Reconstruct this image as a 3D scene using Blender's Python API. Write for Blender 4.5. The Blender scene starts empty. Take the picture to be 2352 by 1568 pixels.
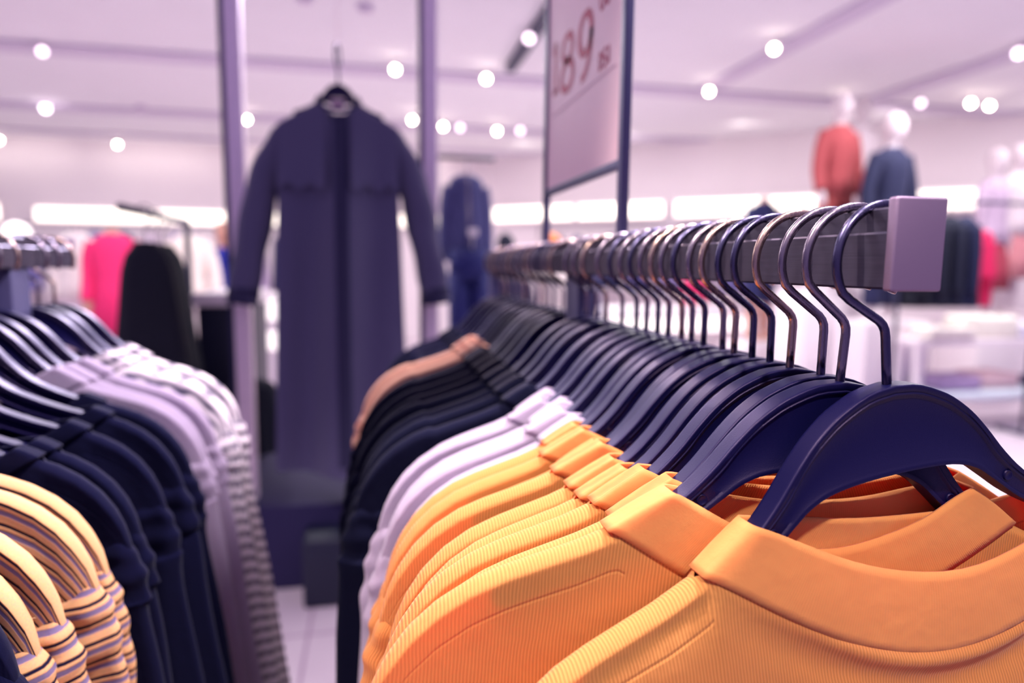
import bpy, bmesh, math, random
from mathutils import Vector, Matrix, Euler
random.seed(7)
S = bpy.context.scene
COL = S.collection
PI = math.pi

# ------------------------------------------------------------------ camera
F_PX, CX, CY = 1500.0, 1176.0, 784.0
EYE = Vector((0, 0, 1.32))
vy = Vector((860 - CX, -(606 - CY), -F_PX)).normalized()      # where the rail runs to
up = Vector((-0.0142, 1, 0))
vz = (up - vy * up.dot(vy)).normalized()
vx = vy.cross(vz)
cam_data = bpy.data.cameras.new('camera')
cam = bpy.data.objects.new('camera', cam_data)
COL.objects.link(cam)
cam.matrix_world = Matrix.Translation(EYE) @ Matrix((vx, vy, vz)).to_4x4()
cam_data.sensor_width = 36.0
cam_data.lens = 36.0 * F_PX / 2352.0
cam_data.clip_start = 0.01
cam_data.dof.use_dof = True
cam_data.dof.focus_distance = 0.385
cam_data.dof.aperture_fstop = 3.1
S.camera = cam

# ------------------------------------------------------------------ world, exposure
S.view_settings.view_transform = 'Standard'
S.view_settings.look = 'None'
S.view_settings.exposure = 0.0
S.view_settings.gamma = 1.0
W = bpy.data.worlds.new('store_light')
S.world = W
W.use_nodes = True
_nt = W.node_tree          # open shop behind the camera: bright ceiling overhead, dimmer towards the horizon
_tc = _nt.nodes.new('ShaderNodeTexCoord')
_sp = _nt.nodes.new('ShaderNodeSeparateXYZ')
_cr = _nt.nodes.new('ShaderNodeValToRGB')
_cr.color_ramp.elements[0].position = 0.0
_cr.color_ramp.elements[0].color = (0.26, 0.19, 0.44, 1)
_cr.color_ramp.elements[1].position = 0.75
_cr.color_ramp.elements[1].color = (0.62, 0.50, 0.86, 1)
_nt.links.new(_tc.outputs['Generated'], _sp.inputs[0])
_nt.links.new(_sp.outputs[2], _cr.inputs[0])
_nt.links.new(_cr.outputs[0], _nt.nodes['Background'].inputs[0])
_nt.nodes['Background'].inputs[1].default_value = 0.8


def lamp(kind, name, loc, target, power, color, size=0.2, size_y=None, angle=None):
    d = bpy.data.lights.new(name, kind)
    d.energy = power
    d.color = color
    if kind == 'AREA':
        d.shape = 'RECTANGLE' if size_y else 'DISK'
        d.size = size
        if size_y:
            d.size_y = size_y
    if kind == 'SPOT':
        d.shadow_soft_size = size
        d.spot_size = math.radians(angle or 60)
        d.spot_blend = 0.5
    o = bpy.data.objects.new(name, d)
    COL.objects.link(o)
    o.location = loc
    o.rotation_euler = (Vector(target) - Vector(loc)).to_track_quat('-Z', 'Y').to_euler()
    return o


# key and front track spots; the other spots are unseen, added as fill
lamp('SPOT', 'key_spot', (-1.0, 0.6, 3.05), (0.22, 0.28, 1.1), 285, (1.0, 0.88, 0.78), 0.04, angle=29)
lamp('SPOT', 'front_spot', (0.05, -0.85, 3.05), (0.32, 0.3, 1.1), 255, (1.0, 0.88, 0.76), 0.05, angle=26)
lamp('SPOT', 'rail_fill', (0.6, 4.3, 3.05), (0.26, 0.62, 1.22), 480, (1.0, 0.74, 0.86), 0.25, angle=12)  # added to put a pink sheen on the hanger crowns
lamp('SPOT', 'aisle_fill', (-0.3, 0.9, 3.05), (-0.12, 1.8, 0.2), 190, (1.0, 0.86, 0.86), 0.1, angle=38)  # added to brighten the aisle floor and the peach knits
lamp('SPOT', 'left_fill', (0.9, 0.5, 3.05), (-0.3, 0.82, 1.05), 440, (1.0, 0.90, 0.94), 0.08, angle=42)  # added to brighten the tops on the left rack
lamp('SPOT', 'far_fill', (-0.2, 4.5, 3.05), (-0.42, 0.85, 1.15), 800, (0.84, 0.74, 1.0), 0.3, angle=15)  # added for lilac highlights on the left hangers
# area fills added for floor bounce and the cove lights along the far walls
for i, (x, y) in enumerate([(-4, 5), (-1.2, 5.5), (1.8, 5.2), (4.6, 4.2), (-4, 8.6), (-0.5, 8.6), (2.6, 7.4), (6.6, 4.9), (4.0, 3.0)]):
    lamp('AREA', 'bounce_fill', (x, y, 3.14), (x, y, 0), 32 if x > 6 else 66, (1.0, 0.98, 0.97), 1.0, 1.0)
for k in range(7):      # cove lamps along the top of the back wall
    x = -11.2 + 1.95 * k
    lamp('AREA', 'cove_light', (x, 11.2, 2.98), (x, 11.6, 2.8), 2.6, (1.0, 0.92, 0.82), 1.7, 0.1)
for k in range(6):      # and of the right wall
    p = Vector((2.9, 10.83, 0)).lerp(Vector((9.0, 5.48, 0)), k / 5) + Vector((-0.27, -0.31, 2.98))
    lamp('SPOT', 'cove_spot', p + Vector((-0.5, -0.55, 0.1)), p + Vector((0.27, 0.31, -0.25)), 10, (1.0, 0.93, 0.84), 0.1, angle=120)


# ------------------------------------------------------------------ materials
def lin(h):
    h = h.lstrip('#')
    c = [int(h[i:i + 2], 16) / 255 for i in (0, 2, 4)]
    return tuple(v / 12.92 if v <= 0.04045 else ((v + 0.055) / 1.055) ** 2.4 for v in c) + (1.0,)


def N(nt, kind, **kw):
    n = nt.nodes.new(kind)
    for k, v in kw.items():
        setattr(n, k, v)
    return n


def math_node(nt, op, a, b=None, c=None):
    n = N(nt, 'ShaderNodeMath', operation=op)
    for i, v in enumerate((a, b, c)):
        if v is None:
            continue
        if isinstance(v, (int, float)):
            n.inputs[i].default_value = v
        else:
            nt.links.new(v, n.inputs[i])
    return n.outputs[0]


def mat(name, hexcol, rough=0.6, metal=0.0, var=0.12, scale=40.0, bump=0.0, spec=0.5, sheen=0.0, stretch=None):
    m = bpy.data.materials.new(name)
    m.use_nodes = True
    nt = m.node_tree
    b = nt.nodes['Principled BSDF']
    b.inputs['Roughness'].default_value = rough
    b.inputs['Metallic'].default_value = metal
    b.inputs['Specular IOR Level'].default_value = spec
    if sheen:
        b.inputs['Sheen Weight'].default_value = sheen
    c = lin(hexcol)
    tc = N(nt, 'ShaderNodeTexCoord')
    no = N(nt, 'ShaderNodeTexNoise')
    no.inputs['Scale'].default_value = scale
    no.inputs['Detail'].default_value = 4
    if stretch:
        mp = N(nt, 'ShaderNodeMapping')
        mp.inputs['Scale'].default_value = stretch
        nt.links.new(tc.outputs['Object'], mp.inputs[0])
        nt.links.new(mp.outputs[0], no.inputs['Vector'])
    else:
        nt.links.new(tc.outputs['Object'], no.inputs['Vector'])
    r = N(nt, 'ShaderNodeMix', data_type='RGBA')
    r.inputs[6].default_value = tuple(v * (1 - var) for v in c[:3]) + (1,)
    r.inputs[7].default_value = tuple(min(1, v * (1 + var)) for v in c[:3]) + (1,)
    nt.links.new(no.outputs[0], r.inputs[0])
    nt.links.new(r.outputs[2], b.inputs['Base Color'])
    if bump:
        bn = N(nt, 'ShaderNodeBump')
        bn.inputs['Strength'].default_value = bump
        bn.inputs['Distance'].default_value = 0.001
        nt.links.new(no.outputs[0], bn.inputs['Height'])
        nt.links.new(bn.outputs[0], b.inputs['Normal'])
    return m


def emit(name, hexcol, strength):
    m = bpy.data.materials.new(name)
    m.use_nodes = True
    nt = m.node_tree
    b = nt.nodes['Principled BSDF']
    b.inputs['Base Color'].default_value = lin(hexcol)
    b.inputs['Emission Color'].default_value = lin(hexcol)
    b.inputs['Emission Strength'].default_value = strength
    return m


def fabric(name, hexcol, trans=None, rib=0.0, period=0.0024, rib_bump=0.5, tw=0.3, seam=False, rough=0.85, sheen=0.15):
    """woven or ribbed cloth: fine ribs along the length, thin enough to glow when lit from behind"""
    m = bpy.data.materials.new(name)
    m.use_nodes = True
    nt = m.node_tree
    b = nt.nodes['Principled BSDF']
    out = nt.nodes['Material Output']
    b.inputs['Roughness'].default_value = rough
    b.inputs['Specular IOR Level'].default_value = 0.15
    b.inputs['Sheen Weight'].default_value = sheen
    if sheen <= 0.05:      # violet light put into the reflections of dark cloth
        b.inputs['Specular Tint'].default_value = (0.7, 0.6, 1.0, 1)
    c = lin(hexcol)
    uv = N(nt, 'ShaderNodeUVMap')
    sep = N(nt, 'ShaderNodeSeparateXYZ')
    nt.links.new(uv.outputs[0], sep.inputs[0])
    tc = N(nt, 'ShaderNodeTexCoord')
    no = N(nt, 'ShaderNodeTexNoise')
    no.inputs['Scale'].default_value = 900
    no.inputs['Detail'].default_value = 3
    nt.links.new(tc.outputs['Object'], no.inputs['Vector'])
    wob = N(nt, 'ShaderNodeTexNoise')
    wob.inputs['Scale'].default_value = 25
    nt.links.new(tc.outputs['Object'], wob.inputs['Vector'])
    rum = N(nt, 'ShaderNodeTexNoise')      # soft rumples
    rum.inputs['Scale'].default_value = 75
    rum.inputs['Detail'].default_value = 2
    nt.links.new(tc.outputs['Object'], rum.inputs['Vector'])
    u = math_node(nt, 'ADD', sep.outputs[0], math_node(nt, 'MULTIPLY', wob.outputs[0], 0.004))
    s = math_node(nt, 'SINE', math_node(nt, 'MULTIPLY', u, 2 * PI / period))
    ribv = math_node(nt, 'MULTIPLY_ADD', s, 0.5, 0.5)
    col = N(nt, 'ShaderNodeMix', data_type='RGBA')
    col.inputs[6].default_value = tuple(v * (1 - 0.30 * rib) for v in c[:3]) + (1,)
    col.inputs[7].default_value = c
    nt.links.new(ribv, col.inputs[0])
    h = math_node(nt, 'ADD', math_node(nt, 'MULTIPLY', ribv, rib * 1.0), math_node(nt, 'MULTIPLY', no.outputs[0], 0.45))
    h = math_node(nt, 'ADD', h, math_node(nt, 'MULTIPLY', rum.outputs[0], 3.2))
    if seam:      # the stitched line along the shoulder
        d = math_node(nt, 'ABSOLUTE', math_node(nt, 'SUBTRACT', sep.outputs[1], 0.021))
        d = math_node(nt, 'ADD', d, math_node(nt, 'LESS_THAN', math_node(nt, 'ABSOLUTE', sep.outputs[0]), 0.124))
        g = math_node(nt, 'SUBTRACT', 1.0, math_node(nt, 'MINIMUM', math_node(nt, 'DIVIDE', d, 0.0014), 1.0))
        h = math_node(nt, 'SUBTRACT', h, math_node(nt, 'MULTIPLY', g, 2.5))
    bn = N(nt, 'ShaderNodeBump')
    bn.inputs['Strength'].default_value = rib_bump
    bn.inputs['Distance'].default_value = 0.0007
    nt.links.new(h, bn.inputs['Height'])
    nt.links.new(bn.outputs[0], b.inputs['Normal'])
    nt.links.new(col.outputs[2], b.inputs['Base Color'])
    t = N(nt, 'ShaderNodeBsdfTranslucent')
    t.inputs[0].default_value = lin(trans or hexcol)
    mx = N(nt, 'ShaderNodeMixShader')
    mx.inputs[0].default_value = tw
    nt.links.new(b.outputs[0], mx.inputs[1])
    nt.links.new(t.outputs[0], mx.inputs[2])
    nt.links.new(mx.outputs[0], out.inputs[0])
    return m


def stripes(name, stops, period, along='y', tw=0.1, bump=0.6):
    """knitted stripes that run round the body; stops = [(position, colour), ...]"""
    m = bpy.data.materials.new(name)
    m.use_nodes = True
    nt = m.node_tree
    b = nt.nodes['Principled BSDF']
    b.inputs['Roughness'].default_value = 0.9
    b.inputs['Specular IOR Level'].default_value = 0.1
    uv = N(nt, 'ShaderNodeUVMap')
    sep = N(nt, 'ShaderNodeSeparateXYZ')
    nt.links.new(uv.outputs[0], sep.inputs[0])
    v = sep.outputs[1] if along == 'y' else sep.outputs[0]
    fr = math_node(nt, 'FRACT', math_node(nt, 'DIVIDE', v, period))
    cr = N(nt, 'ShaderNodeValToRGB')
    cr.color_ramp.interpolation = 'LINEAR'
    el = cr.color_ramp.elements
    while len(el) < len(stops):
        el.new(0.5)
    for e, (p, c) in zip(el, stops):
        e.position = p
        e.color = lin(c)
    nt.links.new(fr, cr.inputs[0])
    tc = N(nt, 'ShaderNodeTexCoord')
    no = N(nt, 'ShaderNodeTexNoise')
    no.inputs['Scale'].default_value = 700
    nt.links.new(tc.outputs['Object'], no.inputs['Vector'])
    hs = N(nt, 'ShaderNodeMix', data_type='RGBA', blend_type='MULTIPLY')
    hs.inputs[0].default_value = 0.35
    nt.links.new(cr.outputs[0], hs.inputs[6])
    nt.links.new(no.outputs[1], hs.inputs[7])
    nt.links.new(hs.outputs[2], b.inputs['Base Color'])
    bn = N(nt, 'ShaderNodeBump')
    bn.inputs['Strength'].default_value = bump
    bn.inputs['Distance'].default_value = 0.001
    nt.links.new(cr.outputs[0], bn.inputs['Height'])
    nt.links.new(bn.outputs[0], b.inputs['Normal'])
    return m


def check_weave(name, light, dark, px, py):
    """small two-tone woven pattern"""
    m = bpy.data.materials.new(name)
    m.use_nodes = True
    nt = m.node_tree
    b = nt.nodes['Principled BSDF']
    b.inputs['Roughness'].default_value = 0.9
    uv = N(nt, 'ShaderNodeUVMap')
    sep = N(nt, 'ShaderNodeSeparateXYZ')
    nt.links.new(uv.outputs[0], sep.inputs[0])
    a = math_node(nt, 'SINE', math_node(nt, 'MULTIPLY', sep.outputs[0], 2 * PI / px))
    c = math_node(nt, 'SINE', math_node(nt, 'MULTIPLY', math_node(nt, 'ADD', sep.outputs[1], math_node(nt, 'MULTIPLY', a, py * 0.12)), 2 * PI / py))
    s = math_node(nt, 'ADD', math_node(nt, 'MULTIPLY', c, 0.8), math_node(nt, 'MULTIPLY', a, 0.25))
    f = math_node(nt, 'MULTIPLY_ADD', s, 0.75, 0.6)
    f = math_node(nt, 'MINIMUM', math_node(nt, 'MAXIMUM', f, 0.0), 1.0)
    mx = N(nt, 'ShaderNodeMix', data_type='RGBA')
    mx.inputs[6].default_value = lin(dark)
    mx.inputs[7].default_value = lin(light)
    nt.links.new(f, mx.inputs[0])
    nt.links.new(mx.outputs[2], b.inputs['Base Color'])
    return m


def brushed(name, hexcol, rough=0.32, dirn=(3000, 6, 3000)):
    m = mat(name, hexcol, rough, 1.0, 0.3, 1.0, stretch=dirn)
    nt = m.node_tree
    b = nt.nodes['Principled BSDF']
    no = [n for n in nt.nodes if n.type == 'TEX_NOISE'][0]
    mr = math_node(nt, 'MULTIPLY_ADD', no.outputs[0], 0.3, rough - 0.12)
    nt.links.new(mr, b.inputs['Roughness'])
    return m


M = {}
M['hanger'] = mat('black_plastic', '#080934', 0.42, 0, 0.15, 1500, 0.12, 0.3)
M['hanger'].node_tree.nodes['Principled BSDF'].inputs['Specular Tint'].default_value = (0.85, 0.62, 1.0, 1)  # lilac light put into the plastic's highlights
M['hook'] = brushed('gunmetal_wire', '#8d8090', 0.24, (400, 400, 30))
M['hook_warm'] = brushed('bronze_wire', '#b59a92', 0.22, (400, 400, 30))
M['hook_dark'] = brushed('dark_wire', '#55506f', 0.26, (400, 400, 30))
M['rail'] = brushed('brushed_steel', '#514a5e', 0.36, (1500, 20, 2500))
M['rail'].node_tree.nodes['Principled BSDF'].inputs['Metallic'].default_value = 0.72
M['cap'] = mat('cast_end_cap', '#967f9b', 0.5, 0.8, 0.10, 2500, 0.15)
M['orange'] = fabric('orange_rib_jersey', '#f5a55f', '#f0361a', 1.0, 0.0019, 0.40, 0.38, True)
M['orange_smooth'] = fabric('orange_jersey', '#f6a965', '#f0361a', 0.22, 0.0013, 0.45, 0.38, False)
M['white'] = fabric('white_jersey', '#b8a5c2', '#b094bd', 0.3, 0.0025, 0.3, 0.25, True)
M['black'] = fabric('black_jersey', '#05081f', '#040618', 0.3, 0.0025, 0.3, 0.03, True, sheen=0.02)
M['navy'] = fabric('navy_jersey', '#070a2a', '#050720', 0.3, 0.0025, 0.3, 0.03, True, sheen=0.05)
M['peach'] = stripes('peach_knit', [(0.0, '#ffc8ac'), (0.3, '#fcc0a4'), (0.45, '#b86e64'), (0.62, '#e9a78f'), (1.0, '#ffc8ac')], 0.02)
M['stripe'] = stripes('striped_knit', [(0.0, '#f7bf8c'), (0.30, '#f4b883'), (0.36, '#1d1634'), (0.46, '#1d1634'), (0.52, '#f3b680'), (0.64, '#f0b482'),
                                       (0.70, '#7d6d92'), (0.90, '#8b7aa0'), (0.96, '#f2b786')], 0.0155)
M['stripe_cuff'] = stripes('cream_knit', [(0.0, '#f4c79a'), (0.5, '#f7cc9f'), (1.0, '#eab98c')], 0.004)
M['weave'] = check_weave('grey_woven_cloth', '#eadbe6', '#1d1946', 0.034, 0.020)
M['coat'] = fabric('slate_twill', '#575273', '#2a2650', 0.2, 0.004, 0.3, 0.05, False, sheen=0.3)
M['coat_dark'] = fabric('dark_slate_twill', '#33304f', '#1c1a3c', 0.2, 0.004, 0.3, 0.05, False)
M['ceiling'] = mat('painted_ceiling', '#eeeaf0', 0.9, 0, 0.03, 3)
M['channel'] = mat('ceiling_channel_paint', '#d4c8dc', 0.8, 0, 0.04, 3)
M['wall'] = mat('painted_wall', '#ecdfe6', 0.9, 0, 0.03, 2)
M['post'] = mat('powder_coated_steel', '#4d4a72', 0.4, 0.3, 0.08, 60)
M['upright'] = mat('satin_lilac_steel', '#eed8ea', 0.45, 0.3, 0.08, 30)
M['dark_metal'] = mat('dark_painted_metal', '#23224a', 0.45, 0.2, 0.1, 60)
M['card'] = mat('sign_card', '#f0c8d4', 0.55, 0, 0.03, 30)
M['ink'] = mat('magenta_ink', '#b81a5e', 0.6, 0, 0.06, 200)
M['ink_pale'] = mat('pale_ink', '#cf9fb6', 0.6, 0, 0.06, 200)
M['lens'] = emit('lit_lamp_lens', '#fff0dc', 40)
M['lens_dim'] = emit('dim_lamp_lens', '#f3dcec', 4.5)
M['strip'] = emit('lit_strip', '#fff3e6', 2.2)
M['panel'] = emit('pale_glow', '#f6ecea', 1.3)
M['white_paint'] = mat('white_lacquer', '#f3e7ee', 0.45, 0, 0.03, 8)
M['plinth'] = mat('indigo_laminate', '#241c4c', 0.8, 0, 0.06, 8)
M['black_lam'] = mat('black_laminate', '#0b1030', 0.5, 0, 0.1, 8)
M['skin'] = mat('pale_mannequin', '#d3c2cb', 0.5, 0, 0.03, 8)
M['skin_warm'] = mat('warm_mannequin', '#c58f82', 0.55, 0, 0.04, 8)
CL = {}


def cloth(hexcol):
    if hexcol not in CL:
        CL[hexcol] = mat('cloth_' + ['pink', 'coral', 'plain', 'wool', 'cotton', 'linen', 'knit', 'satin', 'denim', 'felt', 'fleece', 'silk', 'canvas', 'serge', 'poplin', 'velvet', 'crepe', 'tweed', 'jersey', 'drill', 'voile', 'suede', 'lawn', 'gauze', 'chintz', 'baize'][len(CL) % 26],
                         hexcol, 0.85, 0, 0.18, 25, 0.2)
    return CL[hexcol]


def floor_material():
    m = bpy.data.materials.new('pale_floor_tiles')
    m.use_nodes = True
    nt = m.node_tree
    b = nt.nodes['Principled BSDF']
    tc = N(nt, 'ShaderNodeTexCoord')
    mp = N(nt, 'ShaderNodeMapping')
    mp.inputs['Location'].default_value = (0.25, 0.1, 0)
    nt.links.new(tc.outputs['Object'], mp.inputs[0])
    br = N(nt, 'ShaderNodeTexBrick', offset=0.0)
    br.inputs['Scale'].default_value = 1.0
    br.inputs['Brick Width'].default_value = 0.6
    br.inputs['Row Height'].default_value = 0.6
    br.inputs['Mortar Size'].default_value = 0.006
    br.inputs['Color1'].default_value = lin('#d6c6d2')
    br.inputs['Color2'].default_value = lin('#d0c0cd')
    br.inputs['Mortar'].default_value = lin('#a98fa8')
    nt.links.new(mp.outputs[0], br.inputs['Vector'])
    nt.links.new(br.outputs[0], b.inputs['Base Color'])
    b.inputs['Roughness'].default_value = 0.35
    return m


M['floor'] = floor_material()


# ------------------------------------------------------------------ mesh helpers
class MB:
    def __init__(s):
        s.v, s.f, s.uv = [], [], []

    def add(s, vs, fs, uv=None):
        o = len(s.v)
        s.v += [tuple(p) for p in vs]
        s.f += [tuple(i + o for i in f) for f in fs]
        s.uv += uv if uv else [(p[0], p[2]) for p in vs]

    def box(s, x0, x1, y0, y1, z0, z1, bev=0.0):
        if bev <= 0:
            vs = [(x, y, z) for z in (z0, z1) for y in (y0, y1) for x in (x0, x1)]
            s.add(vs, [(0, 2, 3, 1), (4, 5, 7, 6), (0, 1, 5, 4), (2, 6, 7, 3), (0, 4, 6, 2), (1, 3, 7, 5)])
            return
        bm = bmesh.new()
        bmesh.ops.create_cube(bm, size=1)
        for p in bm.verts:
            p.co = Vector(((x0 + x1) / 2 + p.co.x * (x1 - x0), (y0 + y1) / 2 + p.co.y * (y1 - y0), (z0 + z1) / 2 + p.co.z * (z1 - z0)))
        bmesh.ops.bevel(bm, geom=list(bm.edges), offset=bev, segments=3, affect='EDGES', profile=0.5)
        bm.verts.index_update()
        s.add([p.co[:] for p in bm.verts], [[q.index for q in f.verts] for f in bm.faces])
        bm.free()

    def grid(s, rows, close=False, uvs=None, cap=False):
        """rows of points joined to a surface; close joins each row's ends"""
        n = len(rows[0])
        vs = [p for r in rows for p in r]
        fs = []
        for i in range(len(rows) - 1):
            for j in range(n if close else n - 1):
                k = (j + 1) % n
                fs.append((i * n + j, i * n + k, (i + 1) * n + k, (i + 1) * n + j))
        if cap:
            fs.append(tuple(range(n))[::-1])
            fs.append(tuple((len(rows) - 1) * n + j for j in range(n)))
        s.add(vs, fs, [q for r in uvs for q in r] if uvs else None)

    def tube(s, pts, r, n=12):
        pts = [Vector(p) for p in pts]
        rs = r if isinstance(r, (list, tuple)) else [r] * len(pts)
        rows = []
        ref = None
        for i, p in enumerate(pts):
            t = (pts[min(i + 1, len(pts) - 1)] - pts[max(i - 1, 0)]).normalized()
            if ref is None:
                ref = t.orthogonal().normalized()
            ref = (ref - t * ref.dot(t)).normalized()
            q = t.cross(ref)
            rows.append([p + (ref * math.cos(2 * PI * k / n) + q * math.sin(2 * PI * k / n)) * rs[i] for k in range(n)])
        s.grid(rows, True, cap=True)

    def loft(s, rings, n=20):
        """rings of (x, y, z, half width, half depth)"""
        s.grid([[(x + a * math.cos(2 * PI * k / n), y + b * math.sin(2 * PI * k / n), z) for k in range(n)] for x, y, z, a, b in rings], True, cap=True)

    def build(s, name, m, parent=None, smooth=True, sharp=None):
        me = bpy.data.meshes.new(name)
        me.from_pydata(s.v, [], s.f)
        ul = me.uv_layers.new(name='UVMap')
        li = [0] * len(me.loops)
        me.loops.foreach_get('vertex_index', li)
        fl = []
        for i in li:
            fl += s.uv[i]
        ul.data.foreach_set('uv', fl)
        me.materials.append(m)
        bm = bmesh.new()
        bm.from_mesh(me)
        bmesh.ops.recalc_face_normals(bm, faces=bm.faces)
        bm.to_mesh(me)
        bm.free()
        if smooth:
            me.polygons.foreach_set('use_smooth', [True] * len(me.polygons))
            if sharp:
                me.set_sharp_from_angle(angle=math.radians(sharp))
        o = bpy.data.objects.new(name, me)
        COL.objects.link(o)
        if parent:
            o.parent = parent
        return o


def tag(o, label, cat, group=None):
    o['label'] = label
    o['category'] = cat
    if group:
        o['group'] = group
    return o


def thing(name, label, cat, loc=(0, 0, 0), rot=(0, 0, 0), group=None):
    o = bpy.data.objects.new(name, None)
    o.empty_display_size = 0.05
    COL.objects.link(o)
    o.location = loc
    o.rotation_euler = rot
    return tag(o, label, cat, group)


def structure(o):
    o['kind'] = 'structure'
    return o


def copy_tree(o, parent=None):
    c = o.copy()
    COL.objects.link(c)
    if parent:
        c.parent = parent
    for ch in list(o.children):
        copy_tree(ch, c)
    return c


def box_obj(name, m, x0, x1, y0, y1, z0, z1, parent=None, bev=0.0):
    b = MB()
    b.box(x0, x1, y0, y1, z0, z1, bev)
    return b.build(name, m, parent, smooth=bev > 0, sharp=40)


def lerp(a, b, t):
    return a + (b - a) * t


def interp(tab, x):
    if x <= tab[0][0]:
        return tab[0][1]
    for (a, b), (c, d) in zip(tab, tab[1:]):
        if x <= c:
            return b + (d - b) * (x - a) / (c - a)
    return tab[-1][1]


def smooth_path(pts, n):
    """Catmull-Rom through the points, n samples"""
    P = [Vector(p) for p in pts]
    P = [P[0] * 2 - P[1]] + P + [P[-1] * 2 - P[-2]]
    out = []
    m = len(pts) - 1
    for i in range(n):
        t = i / (n - 1) * m
        k = min(int(t), m - 1)
        t -= k
        a, b, c, d = P[k:k + 4]
        out.append(0.5 * ((2 * b) + (c - a) * t + (2 * a - 5 * b + 4 * c - d) * t * t + (3 * b - a - 3 * c + d) * t ** 3))
    return out


# ------------------------------------------------------------------ room
H = 3.2
fl = box_obj('floor', M['floor'], -13, 12, -2.5, 13, -0.1, 0)
structure(fl)
structure(box_obj('ceiling', M['ceiling'], -13, 12, 2.25, 13, H, H + 0.1))
structure(box_obj('wall_back', M['wall'], -13, 2.05, 11.6, 11.75, 0, H))
b = MB()
b.grid([[(2.03, 11.6, 0), (9.6, 4.95, 0)], [(2.03, 11.6, H), (9.6, 4.95, H)]])
b.grid([[(2.13, 11.7, 0), (9.7, 5.05, 0)], [(2.13, 11.7, H), (9.7, 5.05, H)]])
structure(b.build('wall_right', M['wall'], None, False))
# lowered channels across the ceiling (trim) that carry the spots
for k, (x0, x1, y0, y1) in enumerate([(-9, 9.2, 6.62, 6.92), (-9, 5.0, 9.1, 9.42), (-9, 3.4, 10.9, 11.1), (3.36, 3.56, 2.3, 6.62), (5.34, 5.6, 2.3, 6.62)]):
    structure(box_obj('trim_%d' % (k + 1), M['channel'], x0, x1, y0, y1, H - 0.03, H))
tr = box_obj('lighting_track', M['dark_metal'], 1.235, 1.32, 2.5, 6.3, H - 0.07, H)
tag(tr, 'dark spotlight track on ceiling, running behind the pink price sign', 'track')


def spot(x, y, z, dim=False, r=0.035, label='', group='ceiling spotlights'):
    t = thing('ceiling_spotlight', label, 'spotlight', (x, y, z), group=group)
    d = (EYE + Vector((0.0, 0.5, -0.3)) - Vector((x, y, z))).normalized()
    q = d.to_track_quat('Z', 'Y').to_matrix().to_4x4()
    b = MB()
    b.tube([q @ Vector((0, 0, -0.10)), q @ Vector((0, 0, 0.0))], r * 1.25, 16)
    b.build('housing', M['white_paint'], t, sharp=40)
    b = MB()
    b.tube([q @ Vector((0, 0, 0.0005)), q @ Vector((0, 0, 0.006))], r, 20)
    b.build('lens', M['lens_dim'] if dim else M['lens'], t, sharp=40)
    b = MB()
    b.tube([(0, 0, 0), (0, 0, H - z)], 0.008, 8)
    b.build('stem', M['white_paint'], t)
    return t


SPOTS = [(-2.761, 6.552, 1, 'dim spotlight on the ceiling channel at the far upper left'),
         (-5.468, 11.41, 0, 'glowing spotlight at the left picture edge above the lit wall'),
         (-3.836, 11.338, 0, 'glowing spotlight above the bright left wall band'),
         (0.213, 6.361, 0, 'glowing spotlight between coat and right upright, high up'),
         (0.486, 8.468, 0, 'spotlight beside the right shoulder of the dark coat'),
         (0.9, 8.758, 0, 'spotlight just right of the right steel upright'),
         (1.122, 8.756, 1, 'dim spotlight beside the bright one right of the upright'),
         (1.079, 6.453, 0, 'bright spotlight below the dark ceiling track end'),
         (1.631, 8.852, 0, 'bright spotlight left of the price sign, lower row'),
         (1.924, 8.746, 1, 'dim spotlight closest to the left post of the price sign'),
         (1.219, 5.258, 1, 'pale spotlight on the dark track left of the price sign'),
         (3.224, 5.028, 0, 'bright spotlight on the slanting channel right of the price sign'),
         (3.365, 6.353, 0, 'bright spotlight where two ceiling channels meet'),
         (5.226, 4.654, 1, 'dim spotlight at the upper right picture edge'),
         (5.791, 6.238, 1, 'dim spotlight right of the mannequin heads'),
         (6.3, 6.109, 0, 'left one of the paired bright spotlights at far right'),
         (6.592, 6.154, 0, 'right one of the paired bright spotlights at far right'),
         (4.962, 6.409, 0, 'bright spotlight behind the head of the coral mannequin'),
         (-1.542, 8.968, 0, 'bright spotlight left of the dark coat shoulder'),
         (-3.776, 8.946, 1, 'dim spotlight on the second channel at left'),
         ]
for x, y, dim, lab in SPOTS:
    spot(x, y, 3.1, bool(dim), 0.030 if not dim else 0.035, lab)
for x, y, lab in [(-0.459, 5.082, 'small grey ceiling detector near the left upright'), (-0.038, 5.152, 'small grey ceiling detector above the dark coat'),
                  (-2.746, 8.959, 'small grey ceiling detector on the second channel at left')]:
    t = thing('smoke_detector', lab, 'detector', (x, y, H))
    b = MB()
    b.loft([(0, 0, 0, 0.06, 0.06), (0, 0, -0.03, 0.06, 0.06), (0, 0, -0.045, 0.04, 0.04)], 20)
    b.build('cover', M['channel'], t, sharp=40)
    b = MB()
    b.loft([(0, 0, -0.044, 0.02, 0.02), (0, 0, -0.06, 0.012, 0.012)], 16)
    b.build('sensor', M['upright'], t)

# lit strips under the wall panels
def wall_strip(p0, p1, z, h, label):
    t = thing('wall_light_strip', label, 'strip light', ((p0[0] + p1[0]) / 2, (p0[1] + p1[1]) / 2, z))
    d = Vector((p1[0] - p0[0], p1[1] - p0[1], 0))
    L = d.length
    t.rotation_euler = (0, 0, math.atan2(d.y, d.x))
    box_obj('diffuser', M['strip'], -L / 2, L / 2, -0.1, -0.06, 0, h, t)
    box_obj('housing', M['white_paint'], -L / 2 - 0.02, L / 2 + 0.02, -0.06, 0.0, -0.03, h + 0.04, t)


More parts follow.
